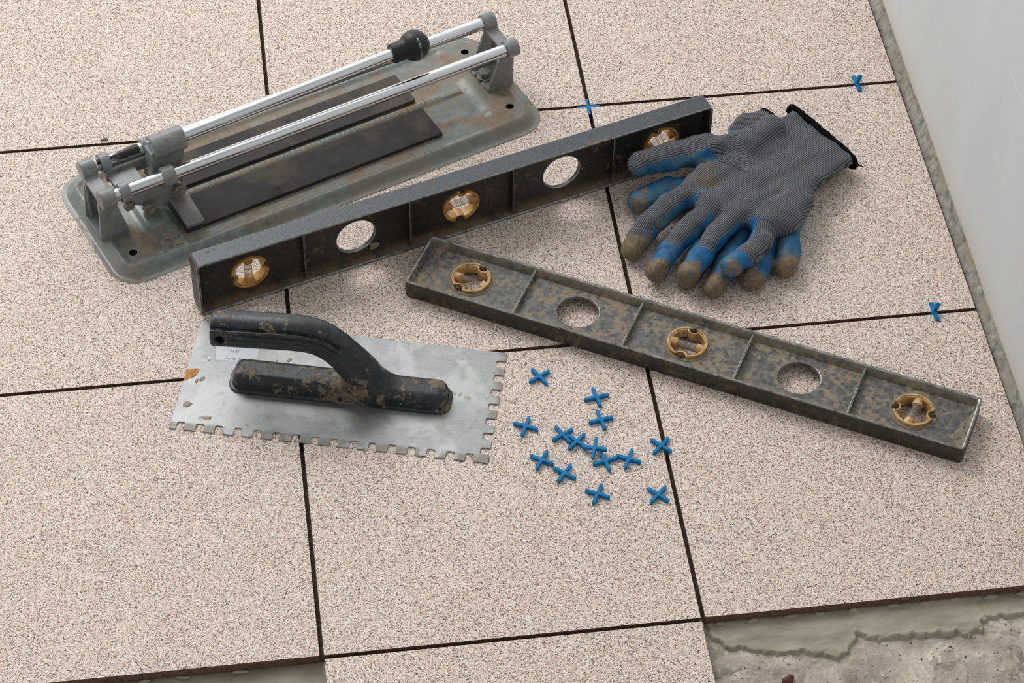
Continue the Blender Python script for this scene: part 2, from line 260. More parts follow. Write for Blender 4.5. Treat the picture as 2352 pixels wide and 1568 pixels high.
class MB:
    """collects shapes given in millimetres; build() links them as ONE mesh"""
    def __init__(s): s.v = []; s.f = []; s.mi = []; s.k = 0
    def add(s, vs, fs, mi=None):
        b = len(s.v); s.v += [tuple(float(c) for c in p) for p in vs]; s.f += [tuple(b+i for i in f) for f in fs]; s.mi += [s.k if mi is None else mi]*len(fs); return s
    def box(s, x0, x1, y0, y1, z0, z1):
        return s.add([(x0,y0,z0),(x1,y0,z0),(x1,y1,z0),(x0,y1,z0),(x0,y0,z1),(x1,y0,z1),(x1,y1,z1),(x0,y1,z1)],
            [(3,2,1,0),(4,5,6,7),(0,1,5,4),(1,2,6,5),(2,3,7,6),(3,0,4,7)])
    def prism(s, pts, axis, a, b):
        """2D polygon extruded along axis ('x': pts=(y,z), 'y': pts=(x,z), 'z': pts=(x,y))"""
        n = len(pts)
        def P(p, t): return {'x': (t, p[0], p[1]), 'y': (p[0], t, p[1]), 'z': (p[0], p[1], t)}[axis]
        vs = [P(p, a) for p in pts]+[P(p, b) for p in pts]
        area2 = sum(pts[i][0]*pts[(i+1) % n][1]-pts[(i+1) % n][0]*pts[i][1] for i in range(n))
        flip = (area2 < 0) != (axis == 'y')
        fs = [tuple(range(n))[::-1], tuple(range(n, 2*n))]+[(i, (i+1) % n, n+(i+1) % n, n+i) for i in range(n)]
        if flip: fs = [f[::-1] for f in fs]
        return s.add(vs, fs)
    def lathe(s, p0, d, prof, seg=40, close=False):
        """profile of (distance along d, radius)"""
        d, a, b = frame_from(d); p0 = Vector(p0); vs = []; m = len(prof)
        for t, r in prof:
            for i in range(seg):
                th = 2*PI*i/seg; vs.append(p0+d*t+(a*math.cos(th)+b*math.sin(th))*r)
        fs = []
        for j in range(m if close else m-1):
            k = (j+1) % m
            for i in range(seg): i2 = (i+1) % seg; fs.append((j*seg+i, j*seg+i2, k*seg+i2, k*seg+i))
        if not close: fs += [tuple(range(seg))[::-1], tuple(range((m-1)*seg, m*seg))]
        return s.add(vs, fs)
    def cyl(s, p0, p1, r, seg=32, r1=None, ch=0.0):
        L = (Vector(p1)-Vector(p0)).length; r1 = r if r1 is None else r1
        pr = [(0, r), (L, r1)] if not ch else [(0, r-ch), (ch, r), (L-ch, r1), (L, r1-ch)]
        return s.lathe(p0, Vector(p1)-Vector(p0), pr, seg)
    def ring(s, p0, p1, ro, ri, seg=40, ch=0.4):
        L = (Vector(p1)-Vector(p0)).length
        return s.lathe(p0, Vector(p1)-Vector(p0), [(0, ri), (0, ro-ch), (ch, ro), (L-ch, ro), (L, ro-ch), (L, ri)], seg, True)
    def hexa(s, p0, p1, r): return s.cyl(p0, p1, r, 6, ch=0.5)
    def tube(s, pts, r, seg=10, closed=False):
        vs = []; fs = []; n = len(pts); P = [Vector(p) for p in pts]
        for i in range(n):
            t = (P[(i+1) % n]-P[i-1]) if closed or 0 < i < n-1 else (P[1]-P[0] if i == 0 else P[-1]-P[-2])
            d, a, b = frame_from(t); rr = r[i] if isinstance(r, (list, tuple)) else r
            for k in range(seg): th = 2*PI*k/seg; vs.append(P[i]+(a*math.cos(th)+b*math.sin(th))*rr)
        for i in range(n if closed else n-1):
            j = (i+1) % n
            for k in range(seg): k2 = (k+1) % seg; fs.append((i*seg+k, i*seg+k2, j*seg+k2, j*seg+k))
        if not closed: fs += [tuple(range(seg))[::-1], tuple(range((n-1)*seg, n*seg))]
        return s.add(vs, fs)
    def plate_hole(s, x0, x1, y0, y1, cx, cy, r, z0, z1, N=64):
        ang = [2*PI*i/N for i in range(N)]+[math.atan2(y-cy, x-cx) % (2*PI) for x in (x0, x1) for y in (y0, y1)]
        ang = sorted(set(round(a, 6) for a in ang)); n = len(ang); inn = []; out = []
        for a in ang:
            c, q = math.cos(a), math.sin(a); inn.append((cx+r*c, cy+r*q))
            t = min(((x1-cx)/c if c > 1e-9 else (x0-cx)/c if c < -1e-9 else 1e9), ((y1-cy)/q if q > 1e-9 else (y0-cy)/q if q < -1e-9 else 1e9)); out.append((cx+t*c, cy+t*q))
        vs = [(*p, z) for z in (z0, z1) for L in (inn, out) for p in L]; fs = []
        for i in range(n):
            j = (i+1) % n
            fs += [(i, j, n+j, n+i), (2*n+i, 3*n+i, 3*n+j, 2*n+j), (i, 2*n+i, 2*n+j, j), (n+i, n+j, 3*n+j, 3*n+i)]
        return s.add(vs, fs)
    def build(s, name, mats, parent=None, bevel=0, bmat=-1, smooth=35, seg=2):
        me = bpy.data.meshes.new(name); me.from_pydata([(x*MM, y*MM, z*MM) for x, y, z in s.v], [], s.f)
        for m in (mats if isinstance(mats, (list, tuple)) else [mats]): me.materials.append(m)
        me.polygons.foreach_set('material_index', s.mi); me.validate()
        bm = bmesh.new(); bm.from_mesh(me); bmesh.ops.recalc_face_normals(bm, faces=bm.faces) if getattr(s, 'recalc', True) else None; bm.to_mesh(me); bm.free()
        if smooth:
            me.polygons.foreach_set('use_smooth', [True]*len(me.polygons)); me.set_sharp_from_angle(angle=math.radians(smooth))
        o = link(name, me, parent)
        if bevel:
            b = o.modifiers.new('bevel', 'BEVEL'); b.width = bevel*MM; b.segments = seg; b.limit_method = 'ANGLE'; b.angle_limit = math.radians(50); b.material = bmat
        return o
def rrect(x0, x1, y0, y1, r, n=6):
    p = []
    for cx, cy, a0 in ((x1-r, y1-r, 0), (x0+r, y1-r, 90), (x0+r, y0+r, 180), (x1-r, y0+r, 270)):
        for i in range(n+1): a = math.radians(a0+90*i/n); p.append((cx+r*math.cos(a), cy+r*math.sin(a)))
    return p

# surface nets over a signed distance grid
def snet(F, lo, h):
    ins = F < 0; nx, ny, nz = F.shape
    cell = np.zeros((nx-1, ny-1, nz-1), bool); al = np.ones_like(cell)
    cs = [(a, b, c) for a in (0, 1) for b in (0, 1) for c in (0, 1)]
    sl = lambda A, a, b, c: A[a:nx-1+a, b:ny-1+b, c:nz-1+c]
    for c in cs: q = sl(ins, *c); cell |= q; al &= q
    mixd = cell & ~al; idx = np.argwhere(mixd); n = len(idx); ids = -np.ones(mixd.shape, np.int64); ids[mixd] = np.arange(n)
    P = np.zeros((n, 3)); W = np.zeros(n)
    for a in cs:
        for ax in range(3):
            if a[ax]: continue
            b = list(a); b[ax] = 1
            fa = F[idx[:, 0]+a[0], idx[:, 1]+a[1], idx[:, 2]+a[2]]; fb = F[idx[:, 0]+b[0], idx[:, 1]+b[1], idx[:, 2]+b[2]]
            m = (fa < 0) != (fb < 0); t = np.where(m, fa/np.where(m, fa-fb, 1), 0)
            q = np.tile(np.array(a, float), (n, 1)); q[:, ax] += t; P[m] += q[m]; W[m] += 1
    V = np.array(lo)+(idx+P/W[:, None])*h
    quads = []
    for ax in range(3):
        o1, o2 = [(1, 2), (2, 0), (0, 1)][ax]
        A = [slice(None)]*3; B = [slice(None)]*3; A[ax] = slice(0, -1); B[ax] = slice(1, None)
        sa, sb = ins[tuple(A)], ins[tuple(B)]; e = np.argwhere(sa != sb); e = e[(e[:, o1] > 0) & (e[:, o2] > 0) & (e[:, o1] < F.shape[o1]-1) & (e[:, o2] < F.shape[o2]-1)]
        s_ = sa[e[:, 0], e[:, 1], e[:, 2]]
        def cid(d1, d2):
            k = e.copy(); k[:, o1] -= d1; k[:, o2] -= d2; return ids[k[:, 0], k[:, 1], k[:, 2]]
        q = np.stack([cid(1, 1), cid(0, 1), cid(0, 0), cid(1, 0)], 1); q[~s_] = q[~s_][:, ::-1]; quads.append(q)
    return V, np.concatenate(quads)
def np_mesh(name, V, Q, mat, parent=None):
    me = bpy.data.meshes.new(name); me.vertices.add(len(V)); me.vertices.foreach_set('co', (V*MM).astype(np.float32).ravel())
    me.loops.add(Q.size); me.loops.foreach_set('vertex_index', Q.ravel().astype(np.int32)); me.polygons.add(len(Q))
    me.polygons.foreach_set('loop_start', np.arange(0, Q.size, Q.shape[1], dtype=np.int32)); me.update(calc_edges=True); me.validate()
    me.polygons.foreach_set('use_smooth', np.ones(len(me.polygons), bool)); me.materials.append(mat); return link(name, me, parent)
def smin(a, b, k): h = np.clip(0.5+0.5*(b-a)/k, 0, 1); return b*(1-h)+a*h-k*h*(1-h)
def dseg(X, Y, Z, a, b, zs=1.0):
    ax, ay, az, ra = a; bx, by, bz, rb = b; dx, dy, dz = bx-ax, by-ay, bz-az; L = dx*dx+dy*dy+dz*dz+1e-9
    t = np.clip(((X-ax)*dx+(Y-ay)*dy+(Z-az)*dz)/L, 0, 1)
    return np.sqrt((X-ax-t*dx)**2+(Y-ay-t*dy)**2+(zs*(Z-az-t*dz))**2)-(ra+(rb-ra)*t), t
def grid(lo, hi, h):
    a = [np.arange(lo[i], hi[i]+h, h, dtype=np.float32) for i in range(3)]; return np.meshgrid(*a, indexing='ij')

# ---------------------------------------------------------------- the setting
fl = MB().box(-1000, 330, -620, 1000, -60, -13).build('floor', M['concrete'], smooth=0); tag(fl, kind='structure')
P = 303.0; S = 299.3/2
def tile_mesh():
    b = MB(); b.k = 1; b.box(-S, S, -S, S, -8, -0.3); top = rrect(-S, S, -S, S, 0.8, 2)
    me = bpy.data.meshes.new('tile'); bm = bmesh.new()
    o = MB(); o.prism(top, 'z', -8, 0); o.mi = [1, 0]+[1]*len(top); ob = o.build('tile', [M['tile'], M['clay']], None, 0, -1, 0); return ob
t0 = tile_mesh(); first = True
cells = [(i, j) for i in (-3, -2, -1, 0) for j in (2, 1, 0, -1)]+[(-1, -2)]
for i, j in cells:
    t = t0 if first else t0.copy()
    if not first: C.objects.link(t)
    first = False
    t.parent = fl; t.location = ((i+0.5)*P*MM, (j+0.5)*P*MM, 0)
MB().box(-905, 299, -299, 905, -12.9, -8.05).box(-299, -4, -602, -304, -12.9, -8.05).build('mortar_bed', M['joint'], fl, smooth=0)

def polydist(X, Y, poly):
    d = np.full(X.shape, 1e9); ins = np.zeros(X.shape, bool); n = len(poly)
    for i in range(n):
        x0, y0 = poly[i]; x1, y1 = poly[(i+1) % n]; dx, dy = x1-x0, y1-y0
        t = np.clip(((X-x0)*dx+(Y-y0)*dy)/(dx*dx+dy*dy+1e-9), 0, 1); d = np.minimum(d, np.hypot(X-x0-t*dx, Y-y0-t*dy))
        c = (y0 > Y) != (y1 > Y); xi = (x1-x0)*(Y-y0)/(y1-y0+1e-12)+x0; ins ^= c & (X < xi)
    return np.where(ins, -d, d)
def vnoise(X, Y, s, seed):
    r = np.random.RandomState(seed); out = np.zeros(X.shape); a = 1.0
    for o in range(3):
        G_ = r.rand(64, 64); u = X/s*(2**o); v = Y/s*(2**o); iu = np.floor(u).astype(int); iv = np.floor(v).astype(int); fu = u-iu; fv = v-iv
        fu = fu*fu*(3-2*fu); fv = fv*fv*(3-2*fv); q = lambda a_, b_: G_[(iu+a_) % 64, (iv+b_) % 64]
        out += a*((q(0,0)*(1-fu)+q(1,0)*fu)*(1-fv)+(q(0,1)*(1-fu)+q(1,1)*fu)*fv-0.5); a *= 0.5
    return out
def hfield(name, x0, x1, y0, y1, h, fn, mat, parent):
    xs = np.arange(x0, x1+h, h); ys = np.arange(y0, y1+h, h); X, Y = np.meshgrid(xs, ys, indexing='ij'); Z = fn(X, Y)
    V = np.stack([X, Y, Z], -1).reshape(-1, 3); nx, ny = X.shape; I = np.arange(nx*ny).reshape(nx, ny)
    Q = np.stack([I[:-1, :-1], I[1:, :-1], I[1:, 1:], I[:-1, 1:]], -1).reshape(-1, 4)
    keep = ~(Z.reshape(-1)[Q] < -13.6).all(1); Q = Q[keep]; return np_mesh(name, V, Q, mat, parent)
lip = [(2,-285),(3.4,-298.8),(4.2,-313.3),(9,-319.6),(18.3,-326.4),(35.2,-330.6),(52.1,-334.8),(75.6,-335.5),(86.3,-340.4),(98.3,-345.4),(109.4,-343.2),(115,-333.9),(121,-326.1),(127.9,-329.8),(135.4,-333.6),(153.6,-332.2),(177.1,-333.6),(192.7,-333.4),(207.5,-336.6),(220.6,-332.4),(225.1,-324.3),(243.8,-322.2),(258.4,-322.6),(300,-320),(300,-285)]
lip2 = [(120,-300),(119,-324),(128,-330),(150,-331),(200,-334),(219,-330),(227,-318),(224,-306),(228,-298)]
def mfn(X, Y):
    d = polydist(X+vnoise(X, Y, 6, 5)*4.5, Y+vnoise(X, Y, 5, 6)*4.5+vnoise(X, Y, 2.2, 11)*1.6, lip); d2 = polydist(X+vnoise(X, Y, 9, 7)*3, Y, lip2)
    z = -14+4.1*np.clip(-d/1.8+0.5, 0, 1)+1.1*np.clip(-d2/2+0.5, 0, 1)*(d < 0)+0.9*np.exp(-((d+2.2)/1.8)**2)*(d < 1)
    return z+np.where(d < 0, vnoise(X, Y, 16, 2)*0.9+vnoise(X, Y, 4, 3)*0.4, 0)
hfield('mortar_spread', -2, 300, -352, -292, 1.1, mfn, M['mortar'], fl)
hfield('mortar_spread', -640, -302.5, -420, -292, 2.0, lambda X, Y: -12.0+vnoise(X, Y, 30, 8)*1.2+vnoise(X, Y, 5, 9)*0.3, M['mortar'], fl)
hfield('mortar_spread', -303, -299.5, -420, -300, 1.0, lambda X, Y: -10.5+vnoise(X, Y, 6, 8)*1.2, M['mortar'], fl)
# low crusty relief of the slab in front of the tiles
hfield('slab_crust', -2, 330, -470, -322, 1.6, lambda X, Y: -13.25+np.clip(vnoise(X, Y, 26, 12)*1.6+vnoise(X, Y, 7, 13)*0.8+0.45, -0.3, 1.5), M['concrete'], fl)
# lumps squeezed out under the edge
def blob(name, loc, sc, mat, parent, seed, sub=2, rough=0.28):
    bm = bmesh.new(); bmesh.ops.create_icosphere(bm, subdivisions=sub, radius=1); r = random.Random(seed); ph = [r.uniform(0, 6) for _ in range(6)]
    for v in bm.verts:
        k = 1+rough*(math.sin(v.co.x*2.3+ph[0])*math.sin(v.co.y*2.9+ph[1])+0.5*math.sin(v.co.z*5+ph[2])*math.sin(v.co.x*4.7+ph[3]))
        v.co = Vector((v.co.x*sc[0]*k, v.co.y*sc[1]*k, v.co.z*sc[2]*k))*MM
    me = bpy.data.meshes.new(name); bm.to_mesh(me); bm.free(); me.materials.append(mat)
    me.polygons.foreach_set('use_smooth', [sub > 1]*len(me.polygons)); o = link(name, me, parent); o.location = tuple(c*MM for c in loc); return o
for k in range(11):
    blob('mortar_lump', (16+27.2*k+random.uniform(-3, 3), -302.2+random.uniform(-.6, .6), -9.6), (random.uniform(4, 7.5), 2.6, 1.7), M['mortar'], fl, k)
for k in range(5):
    blob('mortar_lump', (-330-random.uniform(10, 40)*(k+1), -302.3, -9.4), (random.uniform(3, 6), 1.8, 1.2), M['mortar'], fl, 40+k)
blob('mortar_lump', (-1.8, -303.2, -7.5), (2.6, 3.4, 4.5), M['mortar'], fl, 77)

# right-hand wall: white plaster that stops above a strip of bare cement
WX = 309.5
wl = MB(); ys = np.arange(-640, 1010, 6.0); rs = random.Random(3)
edge = 11+2.4*vnoise(ys, ys*0, 55, 21)+4*np.clip((ys-0)/400, 0, 1)-3.2*np.clip((60-ys)/200, 0, 1)
vs = []; fs = []
for i, y in enumerate(ys):
    e = float(max(3.5, edge[i])); vs += [(WX+1.2, y, e-0.8), (WX, y, e), (WX-0.3, y, e+2.0), (WX, y, e+14), (WX, y, 1300)]
for i in range(len(ys)-1):
    for k in range(4): a = i*5+k; fs.append((a, a+1, a+6, a+5))
wl.recalc = False; wl.add(vs, [f[::-1] for f in fs]); wall = wl.build('wall_right', M['wall'], None, 0, -1, 60); tag(wall, kind='structure')
wb = MB(); vs = []; fs = []
for i, y in enumerate(ys):
    j = float(vnoise(np.array([y]), np.array([3.0]), 9, 31)[0]); j2 = float(vnoise(np.array([y]), np.array([9.0]), 14, 32)[0])
    vs += [(302.6+j*1.6, y, -13), (302.9+j*1.8, y, -2.4+j2*2), (305.5+j, y, 0.6+j2*1.6), (308.6+0.5*j2, y, 5+j*2), (310.4, y, 12+j2), (311.5, y, 30)]
for i in range(len(ys)-1):
    for k in range(5): a = i*6+k; fs.append((a, a+1, a+7, a+6))
wb.recalc = False; wb.add(vs, [f[::-1] for f in fs]); wb.build('bare_cement_strip', M['wallbase'], wall, 0, -1, 80)
MB().box(312, 330, -640, 1000, -13, 1300).build('wall_core', M['wall'], wall, smooth=0)

# ---------------------------------------------------------------- spirit levels
def wheel(ang, R_, Rn, rn, notch):
    for nd in notch:
        ph = (ang-nd+PI) % (2*PI)-PI
        if abs(ph) < PI/2 and abs(Rn*math.sin(ph)) < rn:
            r = Rn*math.cos(ph)-math.sqrt(rn*rn-(Rn*math.sin(ph))**2)
            if r < R_: return r
    return R_
def vial(parent, cx, cy, T, nd, td, broken=False, am='amber'):
    """amber ring housing across the web with its tube, rivets and sealant"""
    N = 144; c = T/2; A = [2*PI*i/N for i in range(N)]; notch = (nd, nd+PI); b = MB()
    def loop(Rf, z): return [(cx+Rf(a)*math.cos(a), cy+Rf(a)*math.sin(a), z) for a in A]
    Ro = lambda a: wheel(a, 16.2, 16.8, 4.4, notch); Ri = lambda a: wheel(a, 14.8, 16.8, 5.7, notch)
    L = [loop(Ro, c-4.6), loop(Ro, c+4.6), loop(Ri, c+4.6), loop(Ri, c-4.6)]
    b.add([p for l in L for p in l], [(k*N+i, k*N+(i+1) % N, ((k+1) % 4)*N+(i+1) % N, ((k+1) % 4)*N+i) for k in range(4) for i in range(N)])
    # outer rim in two arcs, open at the notches
    for n0 in notch:
        a0 = n0+0.27; a1 = n0+PI-0.27; K = 40; vv = []; ff = []
        for i in range(K+1):
            a = a0+(a1-a0)*i/K
            for r, z in ((17.6, c-5.6), (17.6, c+5.6), (16.0, c+5.6), (16.0, c-5.6)): vv.append((cx+r*math.cos(a), cy+r*math.sin(a), z))
        for i in range(K):
            for k in range(4): ff.append((i*4+k, i*4+(k+1) % 4, i*4+4+(k+1) % 4, i*4+4+k))
        ff += [(0, 1, 2, 3), (K*4+3, K*4+2, K*4+1, K*4)]; b.add(vv, ff)
    # end cups that hold the tube
    d = Vector((math.cos(td), math.sin(td), 0)); o = Vector((cx, cy, c))
    b.cyl(o-d*15.2, o-d*8.8, 4.6, 24, ch=0.5); b.cyl(o-d*8.8, o-d*8.0, 4.0, 24)
    if not broken: b.cyl(o+d*8.8, o+d*15.2, 4.6, 24, ch=0.5)
    else: b.prism([(cx+d.x*10-d.y*4, cy+d.y*10+d.x*4), (cx+d.x*9+d.y*1, cy+d.y*9-d.x*1), (cx+d.x*11+d.y*4.5, cy+d.y*11-d.x*4.5), (cx+d.x*15+d.y*3, cy+d.y*15-d.x*3), (cx+d.x*15-d.y*3, cy+d.y*15+d.x*3)], 'z', c-3, c+1.5)
    h = b.build('vial_housing', M[am], parent, 0.25)
    t = MB()
    if broken: t.lathe(o-d*9, d, [(0, 3.5), (4.5, 3.5), (6.5, 2.2), (9, 0.4)], 20)
    else: t.cyl(o-d*9, o+d*9, 3.5, 24, ch=0.4)
    tb = t.build('vial_tube', M['glass'], h)
    if not broken and abs(math.sin(td)) < 0.7 or not broken:
        r = MB()
        for k in (-2.4, 2.4): r.ring(o+d*(k-0.15), o+d*(k+0.15), 3.66, 3.4, 24, 0.02)
        r.build('gauge_line', M['ink'], h)
    for n0 in notch:
        q = Vector((cx+16.9*math.cos(n0), cy+16.9*math.sin(n0), c)); MB().cyl(q-Vector((0, 0, 4.2)), q+Vector((0, 0, 4.2)), 2.4, 16, ch=0.6).cyl(q-Vector((0, 0, 5.3)), q+Vector((0, 0, 5.3)), 1.3, 12, ch=0.3).build('rivet', M['screw'], h)
    gm = MB(); gm.lathe((cx, cy, c), (0, 0, 1), [(2.0, 17.7), (2.9, 17.7), (2.9, 20.3), (2.0, 20.9)], 64, True).lathe((cx, cy, c), (0, 0, 1), [(-2.0, 17.7), (-2.9, 17.7), (-2.9, 20.3), (-2.0, 20.9)], 64, True)
    gm.build('sealant_ring', M['gasket' if am == 'amber2' else 'gasket_dark'], h)
def make_level(name, loc, rot, L, mats, label, nds, all_sides=False):
    H, T = 62.0, 19.0; r = empty(name, loc, rot); tag(r, label, 'spirit level', 'two metal spirit levels')
    cx = L/2; st = 101.3; web0, web1 = T/2-2.1, T/2+2.1; b = MB(); b.k = 0
    # one drafted frame: both long flanges and the end walls, rounded at the corners
    def loop(o, r, z): return [(x, y, z) for x, y in rrect(o, L-o, o, H-o, r, 6)]
    L_ = [loop(0, 4.5, 0), loop(0, 4.5, T), loop(2.3, 2.4, T), loop(6.3, 0.8, web1), loop(6.3, 0.8, web0), loop(2.3, 2.4, 0)]; nn_ = len(L_[0])
    b.add([p for l in L_ for p in l], [(k*nn_+i, k*nn_+(i+1) % nn_, ((k+1) % 6)*nn_+(i+1) % nn_, ((k+1) % 6)*nn_+i) for k in range(6) for i in range(nn_)])
    edges = [2.4]+[cx+st*k for k in (-1.5, -0.5, 0.5, 1.5)]+[L-2.4]
    for k in range(5):
        c = cx+st*(k-2); rad = 17.7 if k % 2 == 0 else 18.2
        b.plate_hole(edges[k], edges[k+1], 3, H-3, c, H/2, rad, web0, web1)
    body = b.build('body', mats, r, 0.9, 2, 40)
    me = body.data
    for p in me.polygons:
        ed = min(p.center.x, L*MM-p.center.x) < 0.0046 and min(p.center.y, H*MM-p.center.y) < 0.0046
        if abs(p.normal.z) < 0.1:
            if abs(p.normal.y) > 0.7 and (p.center.y < 0.0012 or p.center.y > (H-1.2)*MM): p.material_index = 1
            if all_sides and ((abs(p.normal.x) > 0.95 and min(p.center.x, L*MM-p.center.x) < 0.001) or ed): p.material_index = 1
    for e in edges[1:-1]:
        q = MB(); q.prism([(e-1.7, web0), (e-0.9, 1.6), (e+0.9, 1.6), (e+1.7, web0), (e+1.7, web1), (e+0.9, T-1.6), (e-0.9, T-1.6), (e-1.7, web1)], 'y', 3, H-3)
        q.build('rib', [mats[0], mats[0], mats[2]], r, 0.35, 2, 40)
    for k, (nd, td, br) in zip((0, 2, 4), nds): vial(r, cx+st*(k-2), H/2, T, math.radians(nd), math.radians(td), br, 'amber2' if all_sides else 'amber')
    return r
t1 = (math.cos(math.radians(17.34)), math.sin(math.radians(17.34))); n1 = (-t1[1], t1[0])
u0 = -1.6; T = 19.0
lv1 = make_level('spirit_level', ((-377.6+t1[0]*u0+n1[0]*T)*MM, (72.1+t1[1]*u0+n1[1]*T)*MM, 0.0), (PI/2, 0, math.radians(17.34)), 504.0,
    [M['lv1'], M['lv1top'], M['worn']], 'dark metal spirit level standing on its edge, its right end behind the glove', [(10, 90, False), (85, 2, False), (112, 20, False)])
blob('mortar_lump', (0, 0, 0), (5.2, 4.2, 2.0), M['greychip'], lv1, 91).location = (0.167, 0.0135, 0.0125)
t2 = (math.cos(math.radians(-29.22)), math.sin(math.radians(-29.22)))
lv2 = make_level('spirit_level', ((-191.98-9.2*t2[0])*MM, (71.23-9.2*t2[1])*MM, 0.0), (0, 0, math.radians(-29.22)), 508.0,
    [M['lv2'], M['lv2side'], M['worn']], 'grimy grey spirit level lying flat in front of the gloves with a broken left vial', [(68, 0, True), (88, 0, False), (4, 86, False)], True)

# ---------------------------------------------------------------- tile cutter
ct = empty('tile_cutter', (-0.47598, 0.18304, 0), (0, 0, math.radians(22.6)))
tag(ct, 'manual tile cutter with grey-green base plate, twin chrome rails and black ball handle', 'tile cutter')
def rr_ring(x0, x1, hy, r, nc, ns, nl):
    p = []; cs = [(x1-r, hy-r, 0), (x0+r, hy-r, 90), (x0+r, -hy+r, 180), (x1-r, -hy+r, 270)]
    for k in range(4):
        cx, cy, a0 = cs[k]
        for i in range(nc+1): a = math.radians(a0+90*i/nc); p.append((cx+r*math.cos(a), cy+r*math.sin(a)))
        nx = cs[(k+1) % 4]; a = math.radians(a0+90); q = (nx[0]+r*math.cos(a), nx[1]+r*math.sin(a)); m = nl if k % 2 == 0 else ns; e = p[-1]
        for i in range(1, m): t = i/m; p.append((e[0]*(1-t)+q[0]*t, e[1]*(1-t)+q[1]*t))
    return p
sst = lambda v, a, b: (lambda t: t*t*(3-2*t))(np.clip((v-a)/(b-a), 0, 1))
def plate_z(x, y, d):
    z = 0.6+8.4*sst(d, 3.5, 15.5)-0.5*sst(d, 0, 3.5)*0
    ay = np.abs(y)
    # pans for the rubber pads with a ridge between them; raised platform at the left end
    pan = sst(x, 72.0, 74.2)*(1-sst(x, 384, 400))*(1-sst(ay, 57, 64)); ridge = 1-sst(ay, 2.2, 5.0)
    pan2 = pan*(1-ridge*(x < 386)*(x > 74)); z = z-2.3*pan2
    z = z-3.0*sst(x, 13, 18)*(1-sst(x, 44, 52))*(1-sst(ay, 55, 62))*(d > 12)      # hollow under the left bracket
    z = z+0.9*np.exp(-((y+34)/4.0)**2)*sst(x, 345, 352)*(1-sst(x, 372, 380))+0.9*np.exp(-((y-34)/4.0)**2)*sst(x, 345, 352)*(1-sst(x, 372, 380))
    return z
rings = []; ds = list(np.arange(0, 18, 1.0))+list(np.arange(18, 77.4, 1.9))+[77.3]
for d in ds:
    p = np.array(rr_ring(-2+d, 440.5-d, 77.5-d, max(27-d, 0.15), 10, 70, 215)); rings.append((p, d))
V = []; n = len(rings[0][0])
for p, d in rings: V.append(np.column_stack([p, plate_z(p[:, 0], p[:, 1], np.full(len(p), float(d)))]))
V = np.concatenate(V); I = np.arange(n); Q = np.concatenate([np.stack([k*n+I, k*n+(I+1) % n, (k+1)*n+(I+1) % n, (k+1)*n+I], 1) for k in range(len(rings)-1)])
bp = np_mesh('base_plate', V, Q, M['paint'], ct)
so = bp.modifiers.new('solid', 'SOLIDIFY'); so.thickness = 0.0011; so.offset = -1
# mounting holes cut through the sheet
cu = MB()
for hx, hy in ((24.9, -44.1), (414.7, -44.4), (415.5, 44.4), (24.9, 44.1)): cu.cyl((hx, hy, -4), (hx, hy, 16), 3.9, 28)
cutter = cu.build('hole_cutter', M['paint'], ct, smooth=0)
bo = bp.modifiers.new('holes', 'BOOLEAN'); bo.object = cutter; bo.operation = 'DIFFERENCE'; bo.solver = 'EXACT'
bpy.context.view_layer.update()
dg = bpy.context.evaluated_depsgraph_get(); me = bpy.data.meshes.new_from_object(bp.evaluated_get(dg)); bp.modifiers.clear(); bp.data = me
me.polygons.foreach_set('use_smooth', [True]*len(me.polygons)); me.set_sharp_from_angle(angle=math.radians(50)); bpy.data.objects.remove(cutter)
for hx, hy in ((24.9, -44.1), (414.7, -44.4), (415.5, 44.4), (24.9, 44.1)): MB().cyl((hx, hy, 0.3), (hx, hy, 5.2), 9, 28, ch=0.5).build('hole_shade_disc', M['hem'], ct)  # black discs added under the holes, standing in for the shade inside them
# pads
for s_ in (-1, 1):
    b = MB(); y0, y1 = sorted((s_*6.2, s_*47.0)); b.prism(rrect(76.5, 340.5, y0, y1, 0.8, 2), 'z', 6.8, 10.6); b.build('rubber_pad', M['pad'], ct, 0.4)
# rails
for s_ in (-1, 1):
    if s_ < 0: MB().cyl((20, -21.7, 59), (424, -21.7, 59), 6.0, 48).build('guide_rail', M['chrome'], ct)
    else:
        r_ = MB().cyl((20, 21.7, 59), (424, 21.7, 59), 6.0, 48).build('guide_rail', M['chrome'], ct)
        g_ = MB().ring((24, 21.7, 59), (66, 21.7, 59), 6.08, 5.5, 48).build('grease_film', M['grease'], r_); g_['label'] = 'dark grease smeared on the rail'
